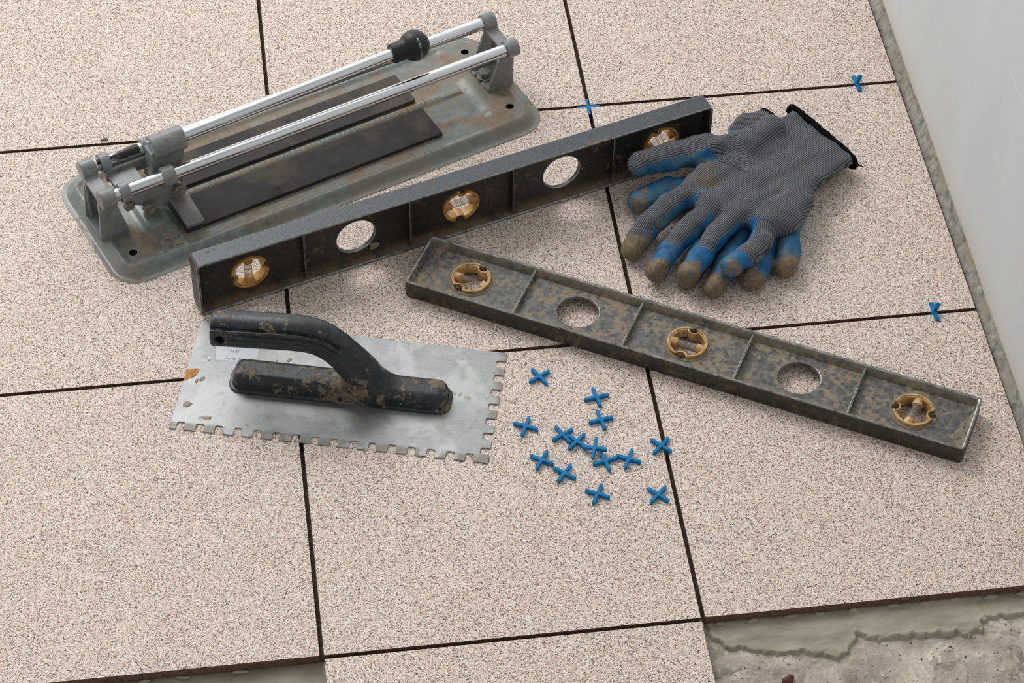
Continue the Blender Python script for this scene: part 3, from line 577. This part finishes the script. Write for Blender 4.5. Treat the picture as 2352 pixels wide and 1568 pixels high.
# end brackets
def bracket(x_in, x_out, base_in, base_out, cap):
    lo, hi = sorted((x_in, x_out)); b = MB(); sg = 1 if x_in > x_out else -1
    for s_ in (-1, 1):
        y = s_*21.7
        b.cyl((x_out, y, 59), (x_in-sg*0.01, y, 59), 8.8, 40, ch=0.9) if cap else b.ring((x_out, y, 59), (x_in, y, 59), 8.8, 5.9, 40, 0.7)
        if not cap: b.cyl((x_out, y, 59), (x_out-(x_out-x_in)*0.3, y, 59), 8.0, 32)
        ya, yb = sorted((s_*18.6, s_*15.4)); b.prism([(base_out, 5.8), (x_out, 53), (x_in, 53), (base_in, 10.5), (base_in, 5.6)], 'y', ya, yb)
        b.box(min(x_out, x_out+sg*3), max(x_out, x_out+sg*3), *sorted((s_*18, s_*12.5)), 9, 54)
    b.prism([(-15, 52.5), (-15, 57.5), (-9, 55.6), (9, 55.6), (15, 57.5), (15, 52.5)], 'x', lo, hi)
    bl, bh = sorted((base_in, base_out))
    if cap: b.box(bl, bh, -15.4, 15.4, 5.6, 9.2)
    else: b.box(bl+9, bh, -15.4, 15.4, 8.8, 12.0); b.box(bl, bl+9, -15.4, -4.5, 8.8, 12.0); b.box(bl, bl+9, 8.5, 15.4, 8.8, 12.0); b.box(bl+2, bh-4, -6.4, -4.5, 12.0, 13.6); b.box(bl+2, bh-4, 8.5, 10.4, 12, 13.6)
    return b
k1 = bracket(22.5, 8.5, 33.0, 5.5, True).build('end_bracket', M['paint2'], ct, 0.5)
k2 = bracket(421.5, 434.0, 406.0, 432.0, False).build('end_bracket', M['paint2'], ct, 0.5)
MB().hexa((27.5, 1.5, 9.6), (27.5, 1.5, 14.5), 5.6).cyl((27.5, 1.5, 9.1), (27.5, 1.5, 10.2), 7.2, 24).build('bolt', M['bolt'], k1, 0.2)
MB().hexa((413.5, 2.0, 13.4), (413.5, 2.0, 19.0), 6.2).cyl((413.5, 2.0, 12.0), (413.5, 2.0, 13.4), 7.8, 28, ch=0.3).build('bolt', M['bolt'], k2, 0.2)
# sliding carriage
cb = MB()
for y in (-21.7, 21.7):
    for x0, x1 in ((27.5, 36.5), (69, 80.5)): cb.ring((x0, y, 59), (x1, y, 59), 9.2, 6.15, 44, 0.6)
for s_ in (-1, 1):
    ya, yb = sorted((s_*15.6, s_*11.8)); cb.box(29, 80, ya, yb, 44, 57)
cb.box(30, 56, -12.5, 12.5, 48, 52.5)
cb.prism([(38, 44), (80, 44), (80, 32), (66, 22), (40, 36)], 'y', -19.0, -15.4)
cb.box(34, 80, -20.5, -15.5, 44, 50); cb.box(34, 80, 15.5, 20.5, 44, 50)
cr = cb.build('carriage', M['paint2'], ct, 0.5); cr['label'] = 'sliding carriage with four rail collars'
MB().hexa((84, -25.5, 38.5), (84, -20.5, 38.5), 6.4).cyl((84, -28.5, 38.5), (84, -25, 38.5), 3.1, 20, ch=0.4).cyl((84, -20.6, 38.5), (84, -12, 38.5), 4.5, 20).build('nut', M['bolt'], cr, 0.3)
MB().hexa((53, -26.5, 31), (53, -21, 31), 6.4).cyl((53, -30, 31), (53, -26, 31), 3.1, 20, ch=0.4).cyl((53, -21.2, 31), (53, -12, 31), 4.5, 20).build('nut', M['bolt'], cr, 0.3)
MB().hexa((36, -20.5, 37), (36, -16, 37), 5.4).build('nut', M['bolt'], cr, 0.3)
# breaker foot that spans both pads
fb = MB(); fb.prism([(-47.5, 12.2), (-47.5, 16.5), (-12, 20.5), (12, 20.5), (47.5, 16.5), (47.5, 12.2), (12, 15.2), (-12, 15.2)], 'x', 77.5, 95.0)
fb.prism([(-11.5, 15), (-11.5, 44), (-4, 44), (-4, 15)], 'x', 79, 92); fb.prism([(11.5, 15), (11.5, 44), (4, 44), (4, 15)], 'x', 79, 92)
fb.build('breaker_foot', M['paint2'], ct, 0.7)
MB().lathe((62, -1.2, 22), (0, 1, 0), [(0, 9.5), (1.2, 11), (2.4, 9.5)], 40).cyl((62, -12, 22), (62, 12, 22), 2.6, 16).build('scoring_wheel', M['bolt'], ct)
# folded handle: pivot sleeve, chrome tube, black ball
ha = Vector((70, 0.0, 76.6)); hd = Vector((335-70, 0.0, 84.3-76.6)).normalized()
sl = MB(); sl.cyl(ha, ha+hd*31, 11.4, 44, ch=0.8); sl.prism([(66, 38), (66, 76), (80, 76), (98, 70), (98, 60), (84, 36)], 'y', -7, 7); sl.cyl((74, -14.6, 50), (74, 14.6, 50), 5.5, 24)
hs = sl.build('handle_sleeve', M['paint2'], ct, 0.6)
ht = MB().cyl(ha+hd*30, ha+hd*252, 5.6, 40).build('handle_tube', M['chrome'], ct)
bc = ha+hd*267
kb = MB(); prof = [(-24, 0.2), (-24, 6.2), (-24, 8.2), (-23, 9.4), (-13.2, 9.6)]
for i in range(25): a = math.radians(-45+135*i/24); prof.append((14.6*math.sin(a), 14.6*math.cos(a)))
kb.lathe(bc, hd, prof, 56); kn = kb.build('ball_knob', M['ball'], ct)
MB().ring(bc-hd*0.9, bc+hd*0.9, 14.78, 14.2, 72, 0.2).build('mould_seam', M['seam'], kn)
# worn white print along the seam, seen as a row of tiny strokes
tk = MB()
for i in range(18):
    a = math.radians(64-5.0*i)  # angle in the plane across the handle, from the top towards the near side
    d_, a_, b_ = frame_from(hd); rad = Vector((0, -math.cos(a), math.sin(a))); tg = Vector((0, math.sin(a), math.cos(a)))
    c0 = bc+rad*14.8; hl = (0.9, 0.65, 1.0, 0.75)[i % 4]; off = (0.25, -0.2, 0.1, -0.1, 0.2)[i % 5]
    if i < 7 or i % 2: tk.add([c0+hd*(off+s1*hl)+tg*(s2*0.32)+rad*h_ for h_ in (0, 0.12) for s1, s2 in ((-1, -1), (1, -1), (1, 1), (-1, 1))], [(0, 3, 2, 1), (4, 5, 6, 7), (0, 1, 5, 4), (1, 2, 6, 5), (2, 3, 7, 6), (3, 0, 4, 7)])
tk.build('printed_marks', M['tick'], kn, smooth=0)
def text(name, s_, size, loc, rot, mat, parent, ext=0.1):
    c = bpy.data.curves.new(name, 'FONT'); c.body = s_; c.size = size*MM; c.extrude = ext*MM; c.align_x = 'CENTER'; c.align_y = 'CENTER'; c.materials.append(mat)
    tmp = bpy.data.objects.new('tmp', c); me = bpy.data.meshes.new_from_object(tmp); bpy.data.objects.remove(tmp)
    o = link(name, me, parent); o.location = tuple(k*MM for k in loc); o.rotation_euler = rot; return o
# embossed scale marks on the left platform
text('embossed_marks', 'OK', 5.0, (57.5, -48.4, 9.3), (0, 0, 0), M['groove'], bp); text('embossed_marks', 'O', 5.4, (57.0, -58.0, 9.25), (0, 0, 0), M['groove'], bp)
MB().box(62.5, 69.5, -48.6, -48.0, 8.8, 9.35).build('scale_line', M['groove'], bp, smooth=0); MB().box(61.0, 69.5, -58.2, -57.6, 8.6, 9.3).build('scale_line', M['groove'], bp, smooth=0)

# ---------------------------------------------------------------- notched trowel
tw = empty('notched_trowel', (-0.4124, -0.0544, 0), (0, 0, math.radians(-14.95)))
tag(tw, 'notched steel trowel with a dirty black plastic handle lying beside the blue spacers', 'trowel')
Lb, Wb = 271.5, 125.5; pts = [(0, 0)]
tt = 9.3; dp = 8.2; pitch = 16.42
for k in range(16):
    x0 = 5.4+k*pitch if k == 0 else 5.4+k*pitch
    pts += [(x0, 0), (x0+0.2, dp-1.2), (x0+1.2, dp), (x0+5.8, dp), (x0+7.0, dp-1.2), (x0+7.1, 0)]
pts += [(Lb, 0)]
for k in range(7):
    y0 = 8.6+k*16.45; pts += [(Lb, y0), (Lb-dp+1, y0+0.2), (Lb-dp, y0+1.2), (Lb-dp, y0+6.3), (Lb-dp+1.2, y0+7.4), (Lb, y0+7.5)]
pts += [(Lb, Wb-1.4), (Lb-1, Wb-0.8), (Lb-120, Wb+0.6), (4, Wb), (1.0, Wb-2.5)]
pts = [(x-2.2*(y/Wb)*0, y) for x, y in pts]
bl = MB().prism(pts, 'z', 0.35, 1.35); bl_ = bl.build('blade', [M['blade']], tw, 0.12, -1, 30, 1)
ax = [(29, 64.6), (40, 65.6), (67, 67.6), (95, 69.4), (108, 69.2), (118, 67.2), (127, 62.5), (135, 55.5), (142, 47), (149, 37.5), (156, 27), (161, 17)]
hh = 0.85; X, Y, Z = grid((24, 36, -1.2), (240, 88, 92), hh); yc = 61.5
best = np.full(X.shape, 1e9, np.float32); th = np.zeros_like(X); sv = np.zeros_like(X); cum = 0
for (xa, za), (xb, zb) in zip(ax[:-1], ax[1:]):
    dx, dz = xb-xa, zb-za; L_ = math.hypot(dx, dz); t = np.clip(((X-xa)*dx+(Z-za)*dz)/L_**2, 0, 1)
    px, pz = xa+t*dx, za+t*dz; q = (X-px)*(-dz/L_)+(Z-pz)*(dx/L_); dd = np.sqrt((X-px)**2+(Y-yc)**2+(Z-pz)**2)
    m = dd < best; best = np.where(m, dd, best); th = np.where(m, np.arctan2(q, np.abs(Y-yc)+1e-6), th); sv = np.where(m, cum+t*L_, sv); cum += L_
rad = 15.6-0.9*np.clip((sv-70)/40, 0, 1)+1.5*np.clip((sv-118)/25, 0, 1)
grip = best/np.sqrt(1+0.0*th)-rad
gm_ = (sv < 104)*1.0
for a0, dpt, w_ in ((44, 3.0, 4.6), (22, 2.4, 4.0), (5, 2.2, 3.8), (-13, 2.0, 3.8)):
    grip = grip+dpt*np.exp(-((np.degrees(th)-a0-np.clip((sv-80)/60, 0, 1)*8)/w_)**2)*np.clip((110-sv)/4, 0, 1)*np.clip((sv-0.5)/3, 0, 1)*np.clip((np.hypot(X-38.5, Z-66.5)-7.0)/2, 0, 1)
grip = np.maximum(grip, -(X-28.5)*1.0)
grip = smin(-grip*0-0+grip, grip, 0.1)
# rounded end: soften the cut
grip = np.where(X < 33, np.maximum(grip, np.sqrt(np.maximum(grip+3.5, 0)**2+np.maximum(32-X, 0)**2)-3.5), grip)
# foot: long D-shaped bar with rounded ends on a thin skirt
fx = np.abs(X-136.0); fy = np.abs(Y-62.2)
def rbox(hx, hy, r): qx = fx-hx+r; qy = fy-hy+r; return np.sqrt(np.maximum(qx, 0)**2+np.maximum(qy, 0)**2)+np.minimum(np.maximum(qx, qy), 0)-r
k_ = np.clip(Z/20, 0, 1.2); foot = rbox(93.0, 14.4, 10)+0; foot = smin(foot, foot, 0.1)
hz = 19.5; foot = np.sqrt(np.maximum(foot+9.0, 0)**2+np.maximum(Z-(hz-9.0), 0)**2)-9.0+np.clip(Z/20, 0, 1)*1.4
skirt = np.maximum(rbox(96.0, 16.0, 11), np.abs(Z-2.0)-1.6)
neck = smin(grip, foot, 13.0); hd_ = smin(neck, skirt, 0.6)
# hanging hole through the grip end
hole = np.hypot(X-38.5, Z-66.5); hr = np.abs(hole-6.2)-0.9; side = np.maximum(np.abs(grip)-0.7, hr); hd_ = np.minimum(hd_, side)
hd_ = np.maximum(hd_, -(hole-3.9)); hd_ = np.maximum(hd_, 1.3-Z)
V, Q = snet(hd_.astype(np.float32), (24, 36, -1.2), hh); hnd = np_mesh('handle', V, Q, M['handle'], tw)
# worn paper label and residue on the blade
st = MB().prism([(19.6, 98.5), (23.2, 81.0), (30, 81.5), (47, 81.2), (58, 81), (58, 98.5)], 'z', 1.36, 1.5).build('paper_label', M['paper'], tw, smooth=0); st['label'] = 'worn white paper label with cut-off grey print'
text('lettering', 'u u', 5.5, (37.5, 93.6, 1.52), (0, 0, 0), M['ink'], st, 0.02); text('lettering', 'mmo dla', 4.6, (38.5, 84.3, 1.52), (0, 0, 0), M['ink'], st, 0.02)
MB().prism([(0.4, 66.5), (10.5, 69), (11.2, 66), (9.2, 60), (4, 56.5), (0.6, 53.5)], 'z', 1.36, 1.7).build('orange_residue', M['rust'], tw, smooth=0)
for k, (x, y, sx_, sy_) in enumerate(((17.5, 82, 1.6, 2.6), (16, 58, 2.2, 2.8), (9.5, 28, 3.6, 3.2), (30, 15, 4, 2.4), (86, 90, 1.8, 2.4), (12, 55, 1.4, 3))):
    o = blob('mortar_spot', (x, y, 1.4), (sx_, sy_, 0.22), M['spot'] if k else M['white'], tw, 60+k)

# ---------------------------------------------------------------- gloves
def make_glove(name, fingers, outline, hem, root, zfn, rfn, h, coatfn, seed):
    hc = np.mean([p[:3] for p in hem], 0); ax2 = (hc-np.array([*root, 0]))[:2]; LA = np.linalg.norm(ax2); ax2 = ax2/LA; la2 = np.array([-ax2[1], ax2[0]])
    allp = np.array([p[:3] for f in fingers for p in f]+[p[:3] for p in hem]+[(x, y, 20) for x, y in outline]); lo = allp.min(0)-17; hi = allp.max(0)+17; lo[2] = max(lo[2], -1.5)
    X, Y, Z = grid(lo, hi, h); nh = len(hem)
    hv = np.array(hem[-1][:3])-np.array(hem[0][:3]); nn = np.cross(hv, (0, 0, 1)); nn /= np.linalg.norm(nn)
    if np.dot(nn[:2], ax2) < 0: nn = -nn
    X2, Y2 = X[:, :, 0].astype(float), Y[:, :, 0].astype(float)
    ol = [p for p in outline]; d2 = polydist(X2, Y2, ol); d2 = np.where(d2 > 0, d2, d2)
    s_ = (X2-root[0])*ax2[0]+(Y2-root[1])*ax2[1]; l_ = (X2-root[0])*la2[0]+(Y2-root[1])*la2[1]
    zc = zfn(s_, l_)[:, :, None]; rt = rfn(s_, l_)[:, :, None]; d2 = (d2[:, :, None]-1.5)
    slab = np.sqrt(np.maximum(d2+rt, 0)**2+(Z-zc)**2)-rt
    hp0 = (X-hem[0][0])*nn[0]+(Y-hem[0][1])*nn[1]
    D = None
    for f in fingers:
        df = None; e = f[0]; dirn = np.array([ax2[0], ax2[1]])
        for a, b in zip(f[:-1], f[1:]):
            d, _ = dseg(X, Y, Z, a, b); df = d if df is None else smin(df, d, 3.0)
        d, _ = dseg(X, Y, Z, f[0], (e[0]+dirn[0]*38, e[1]+dirn[1]*38, e[2]-1.5, e[3]-1.0)); df = smin(df, d, 4.0)
        k = smin(slab, df, 6.0); D = k if D is None else np.minimum(D, k)
    r = np.random.RandomState(seed)
    for w_, am in ((22, 1.2), (12, 0.8), (7, 0.35)):
        k = r.uniform(-1, 1, (5, 3)); k /= np.linalg.norm(k, axis=1)[:, None]; ph = r.uniform(0, 6, 5)
        for q in range(5): D = D+(am*0.33*np.sin((X*k[q, 0]+Y*k[q, 1]+Z*k[q, 2])*2*PI/w_/1.6+ph[q])).astype(np.float32)
    # long soft folds that run from the knuckles to the wrist, and cross creases at the wrist
    s3 = s_[:, :, None]; l3 = l_[:, :, None]; win = np.clip((s3-5)/20, 0, 1)*np.clip((125-s3)/30, 0, 1)
    D = D+(0.8*win*np.sin(l3*0.34+0.03*s3+seed)*np.cos(l3*0.11+s3*0.02)).astype(np.float32)
    D = D+(0.5*np.exp(-((s3-88+0.25*l3)/5.0)**2)).astype(np.float32)
    D = np.maximum(D, 0.25-Z); D = np.maximum(np.maximum(D, hp0), -np.maximum(D+2.5, -(hp0+24)))
    V, Q = snet(D.astype(np.float32), lo, h)
    for _ in range(2):
        acc = np.zeros_like(V); cnt = np.zeros(len(V))
        for c_ in range(4):
            np.add.at(acc, Q[:, c_], V[Q[:, (c_+1) % 4]]); np.add.at(cnt, Q[:, c_], 1)
        V = V*0.5+0.5*acc/np.maximum(cnt, 1)[:, None]
    o = np_mesh(name, V, Q, M['glove']); me = o.data
    nb = np.empty(len(me.vertices)*3, np.float32); me.vertex_normals.foreach_get('vector', nb); N = nb.reshape(-1, 3)
    # knit coordinates: across / along the hand in the palm, across / along each finger beyond its root
    wg = lambda P_: (P_[..., 0]-root[0])*la2[0]+(P_[..., 1]-root[1])*la2[1]
    sg = lambda P_: (P_[..., 0]-root[0])*ax2[0]+(P_[..., 1]-root[1])*ax2[1]
    fd = np.full(len(V), 1e9); fid = np.zeros(len(V), int); lat0 = np.zeros(len(V)); tn = np.zeros(len(V)); wl_ = np.zeros(len(V)); al_ = np.zeros(len(V)); be = np.zeros(len(V))
    for i, f in enumerate(fingers):
        path = [np.array(p[:3]) for p in f[::-1]]; cl = 0; bd = np.full(len(V), 1e9); bl_ = np.zeros(len(V)); ba = np.zeros(len(V)); W = np.zeros(len(V)); LS = np.zeros(len(V))
        for a, b in zip(path[:-1], path[1:]):
            dv = b-a; L_ = np.linalg.norm(dv); t = np.clip(((V-a)@dv)/L_**2, 0, 1); q = a+t[:, None]*dv; dd = np.linalg.norm((V-q)*(1, 1, 0.8), axis=1)
            s2 = np.cross((0, 0, 1), dv); s2 /= np.linalg.norm(s2)+1e-9; lt = (V-q)@s2; m = dd < bd; bd = np.where(m, dd, bd); ba = np.where(m, cl+t*L_, ba)
            w2 = np.exp(-dd/2.0)+1e-12; W += w2; LS += w2*lt; cl += L_
        bl_ = LS/W; rt_ = np.array(f[0][:3]); bt = np.clip((ba-(cl-26))/26, 0, 1); bt = bt*bt*(3-2*bt)
        m = bd < fd; fd = np.where(m, bd, fd); fid = np.where(m, i, fid); lat0 = np.where(m, bl_, lat0); tn = np.where(m, ba, tn)
        wl_ = np.where(m, (wg(rt_)+bl_)*(1-bt)+wg(V)*bt, wl_); al_ = np.where(m, (sg(rt_)-(cl-ba))*(1-bt)+sg(V)*bt, al_)
    coat, tip = coatfn(V, N, fid, lat0, tn, sg(V), wg(V), fd)
    for nm, ar in (('wale', wl_), ('along', al_), ('coat', coat), ('tip', tip)):
        a = me.attributes.new(nm, 'FLOAT', 'POINT'); a.data.foreach_set('value', ar.astype(np.float32))
    # yarn hem round the cuff opening
    hp = [np.array(p[:3]) for p in hem]; rr = [p[3] for p in hem]; up = np.array((0, 0, 1.0)); e = hv/np.linalg.norm(hv); loop = []
    def samp(t): x = t*(nh-1); i = min(int(x), nh-2); u = x-i; return hp[i]*(1-u)+hp[i+1]*u, rr[i]*(1-u)+rr[i+1]*u
    K = 26
    for i in range(K+1): p, r_ = samp(i/K); loop.append(p+up*(r_-0.6)+e*0)
    for i in range(1, 7): p, r_ = samp(1); a = PI*i/7; loop.append(p+e*math.sin(a)*(r_-0.6)+up*math.cos(a)*(r_-0.6))
    for i in range(K+1): p, r_ = samp(1-i/K); loop.append(p-up*(r_-0.6))
    for i in range(1, 7): p, r_ = samp(0); a = PI*i/7; loop.append(p-e*math.sin(a)*(r_-0.6)-up*math.cos(a)*(r_-0.6))
    rn = random.Random(seed); loop = [Vector(p+nn*(-0.4+0.25*math.sin(i*0.9)+rn.uniform(-.2, .2)))+Vector((0, 0, max(0, 3.0-p[2]))) for i, p in enumerate(loop)]
    hmb = MB().tube(loop, [2.8+rn.uniform(-.35, .45) for _ in loop], 12, True)
    return o, hmb, loop, nn
A_f = [[(127.9,195.7,30,14),(95,195.3,34,15),(58.2,185.5,38,13),(25.4,178.3,39.5,10.3)],
       [(84,156.5,30,12.5),(46.3,134,24,11.5),(26,120.1,18,11.3),(8.0,99.0,12.0,10.3)],
       [(83.1,122.9,29,11.3),(61.2,107.6,23,10.6),(39.8,87.3,17,10.2),(24.0,66.8,13.5,10.2)],
       [(100.9,107.1,29,11),(80.9,89.7,26,10.2),(64.3,70.5,23,10),(51.5,54.5,21,10.0)],
       [(129.6,98.6,29,11),(120.5,77,29,10.2),(105.3,60.6,30,10.2),(89.5,50.5,29,9.5)]]
A_o = [(188,251.4),(208.3,219.2),(231.6,187.2),(200.5,159.1),(184.8,146.2),(175.1,118.5),(160,97.7),(144.2,88),(127.2,88.3),(111.8,101.7),(88,112.8),(70,130),(64,148.8),(79.7,171.7),(100,186.5),(118,208),(136,222.1),(155.6,231.8),(174.3,243)]
A_h = [(187.6,248.4,20,7.5),(201.2,228.0,18,7.5),(214.8,207.6,15.5,7.5),(228.4,187.2,13,7)]
def coatA(V, N, fid, lat, t, s, w, fd):
    L_ = np.array([88, 92, 82, 75, 66])[fid]; isf = t < L_-4
    side = 0.42-0.55*N[:, 2]-0.085*(lat+3.0)
    side = np.where(fid == 0, side-0.16-np.clip((t-62)/14, 0, 2), side); side = np.where(fid == 1, side-0.10, side); side = np.where(fid == 4, 0.30-0.45*N[:, 2]+0.085*(lat-2.0), side)
    reach = np.array([-20, 8, 27, 25, 12])[fid]; tipc = 0.5+(reach-t-0.25*lat)/14.0
    c = np.where(isf, np.maximum(side, tipc), np.where(fid == 0, -0.2, 0.15)-0.8*N[:, 2])
    c = np.where(~isf & (s > 95), 0.0, c)
    d = np.array([-4, 19, 6, 6, 3])[fid]; tp = np.clip(0.5+(d-t)/16, 0, 1); tp = np.where(fid == 1, np.maximum(tp, 0.42), tp); return c, tp
B_f = [[(96,175,9,10),(77.5,167.5,12,12.5),(51,164.6,13.5,13.5),(25.5,155.5,13,12)],
       [(89.1,124,10,9.5),(70.3,86.3,11,11),(50.5,58.5,10.5,10.5)],
       [(109.9,102.6,10,9.5),(88.9,69,11,11),(73.2,44.8,10.5,10.5)],
       [(130.5,95.1,10,9.5),(118.9,67.2,11,11),(108.4,48.8,10.5,10.5)],
       [(152.1,112.5,10,9.5),(149.1,84.4,12,11.3),(141,60.5,11.5,10.8)]]
B_o = [(163.2,269.5),(178.9,256.9),(190.5,236.9),(198.2,216.5),(178.7,183.2),(173.9,148.3),(166.7,115.1),(158.1,99.2),(136.3,95),(110.2,104.9),(95.4,121.7),(79.2,134),(68,151),(80.2,180.9),(115,218.6),(126.4,250.7),(142.8,265.8)]
B_h = [(164.4,265.5,5.5,4.8),(175.0,249.8,5.5,4.8),(185.6,234.1,5.5,4.8),(196.2,218.4,5.5,4.8)]
def coatB(V, N, fid, lat, t, s, w, fd):
    c = 0.9-np.clip((s-121)/6, 0, 1); tp = np.clip(0.5+(np.array([2, 13, 12, 12, 11])[fid]-t)/22, 0.16, 1); tp = np.where(fid == 0, np.clip(tp, 0.3, 0.6), tp); return c, tp
ga, ha_, lpA, nA = make_glove('work_glove', A_f, A_o, A_h, (99, 122), lambda s, l: 29-13.0*np.clip((s-25)/120, 0, 1)**1.2+0.05*l*np.clip(s/140, 0, 1), lambda s, l: 10.5-3.0*np.clip(s/130, 0, 1), 1.2, coatA, 5)
tag(ga, 'grey knit work glove lying palm down on top, its thumb resting against the standing level', 'glove', 'pair of dirty work gloves')
ha_.build('hem', M['hem'], ga)
e_ = Vector(lpA[30]); MB().tube([e_, e_+Vector((4, -1.0, 0.5)), e_+Vector((8, -0.5, -3))], [1.1, 0.8, 0.5], 8).build('loose_thread', M['hem'], ga)
gb, hb_, lpB, nB = make_glove('work_glove', B_f, B_o, B_h, (118, 112), lambda s, l: 7.8-2.3*np.clip((s-60)/50, 0, 1), lambda s, l: 7.3-2.4*np.clip((s-60)/50, 0, 1), 1.3, coatB, 9)
tag(gb, 'blue rubber-palmed work glove lying underneath, mostly hidden, with mud-caked fingertips showing', 'glove', 'pair of dirty work gloves')
hb_.build('hem', M['hem'], gb)

# ---------------------------------------------------------------- tile spacers
def spacer_mesh():
    b = MB(); a, wd, hgt = 11.0, 1.4, 3.8; p = []
    for k in range(4):
        c, s_ = math.cos(PI/2*k), math.sin(PI/2*k)
        for x, y in ((wd, -wd), (a-1.2, -wd), (a-0.2, -wd*0.5), (a, 0), (a-0.2, wd*0.5), (a-1.2, wd)): p.append((x*c-y*s_, x*s_+y*c))
    b.prism(p, 'z', 0, hgt); return b.build('tile_spacer', M['blue'], None, 0.25, -1, 40, 1)
sp0 = spacer_mesh(); grp = 'blue cross tile spacers'
spots = [((-94.3,-35.0), 29.9, 0, 'blue cross spacer lying alone nearest the top right corner of the trowel'),
 ((-49.0,-64.1), 9.6, 0, 'blue cross spacer above another one, closest below the flat level'),
 ((-49.1,-89.7), 10.2, 0, 'blue cross spacer just below the topmost of the centre pair'),
 ((-113.6,-89.3), -24.9, 0, 'blue cross spacer lying alone just right of the trowel teeth'),
 ((-83.7,-102.1), 27.8, 0, 'blue cross spacer at the upper left end of the touching chain'),
 ((-73.0,-110.9), 42.8, 0, 'second blue cross spacer from the left in the touching chain'),
 ((-59.6,-121.8), -18.5, 2.6, 'middle blue cross spacer of the chain, leaning on its neighbour'),
 ((-52.7,-134.8), 12.4, 0, 'blue cross spacer half under the middle one of the chain'),
 ((-32.8,-134.9), -25.9, 0, 'blue cross spacer at the right end of the touching chain'),
 ((-3.3,-124.0), 43.8, 0, 'blue cross spacer lying across the dark joint between tiles'),
 ((-105.1,-127.4), -33.1, 0, 'left one of the two blue cross spacers below the chain'),
 ((-88.2,-143.7), -39.1, 0, 'right one of the two blue cross spacers below the chain'),
 ((-64.4,-168.9), -27.8, 0, 'lowest blue cross spacer lying alone below the chain'),
 ((-14.8,-175.7), 43.9, 0, 'lower right blue cross spacer lying just left of the dark joint')]
first = True
def place(loc, rot, lab):
    global first
    o = sp0 if first else sp0.copy()
    if not first: C.objects.link(o)
    first = False; o.location = [c*MM for c in loc]; o.rotation_euler = rot; tag(o, lab, 'tile spacer', grp); return o
for (x, y), a, z, lab in spots:
    place((x, y, z), (math.radians(5) if z else 0, math.radians(-4) if z else 0, math.radians(a)), lab)
def tilt(a, b): return (Matrix.Rotation(math.radians(a), 3, 'Y') @ Matrix.Rotation(math.radians(b), 3, 'Z') @ Euler((PI/2, 0, PI/2)).to_matrix()).to_euler()
place((-0.3, 302.8, -4.2), (0, 0, 0), 'blue cross spacer pressed flat into the joint crossing above the standing level')
place((262.2-1.9, 303.6, 1.5), tilt(13, 4), 'blue spacer standing upright in the joint, near the wall at the top')
place((263.4-1.9, 0.6, 1.5), tilt(11, 2), 'blue spacer standing upright in the joint, near the wall right of the flat level')

# ---------------------------------------------------------------- crumbs
for nm, loc, sc, mat, lab, sd in (('mortar_crumb', (-458.7, 309.2, 0.8), (3.2, 1.6, 1.0), 'greychip', 'small grey mortar crumb on the tile behind the tile cutter', 1),
      ('pebble', (57.4, -362, -9.6), (5.2, 5.0, 3.6), 'brown', 'reddish brown pebble on the bare concrete', 2), ('stone_chip', (32.2, -365, -11.2), (2.6, 2.2, 1.8), 'white', 'tiny white stone chip on the bare concrete near the pebble', 3)):
    tag(blob(nm, loc, sc, M[mat], None, sd, 2, 0.35), lab, {'mortar_crumb': 'crumb', 'pebble': 'pebble', 'stone_chip': 'stone chip'}[nm])
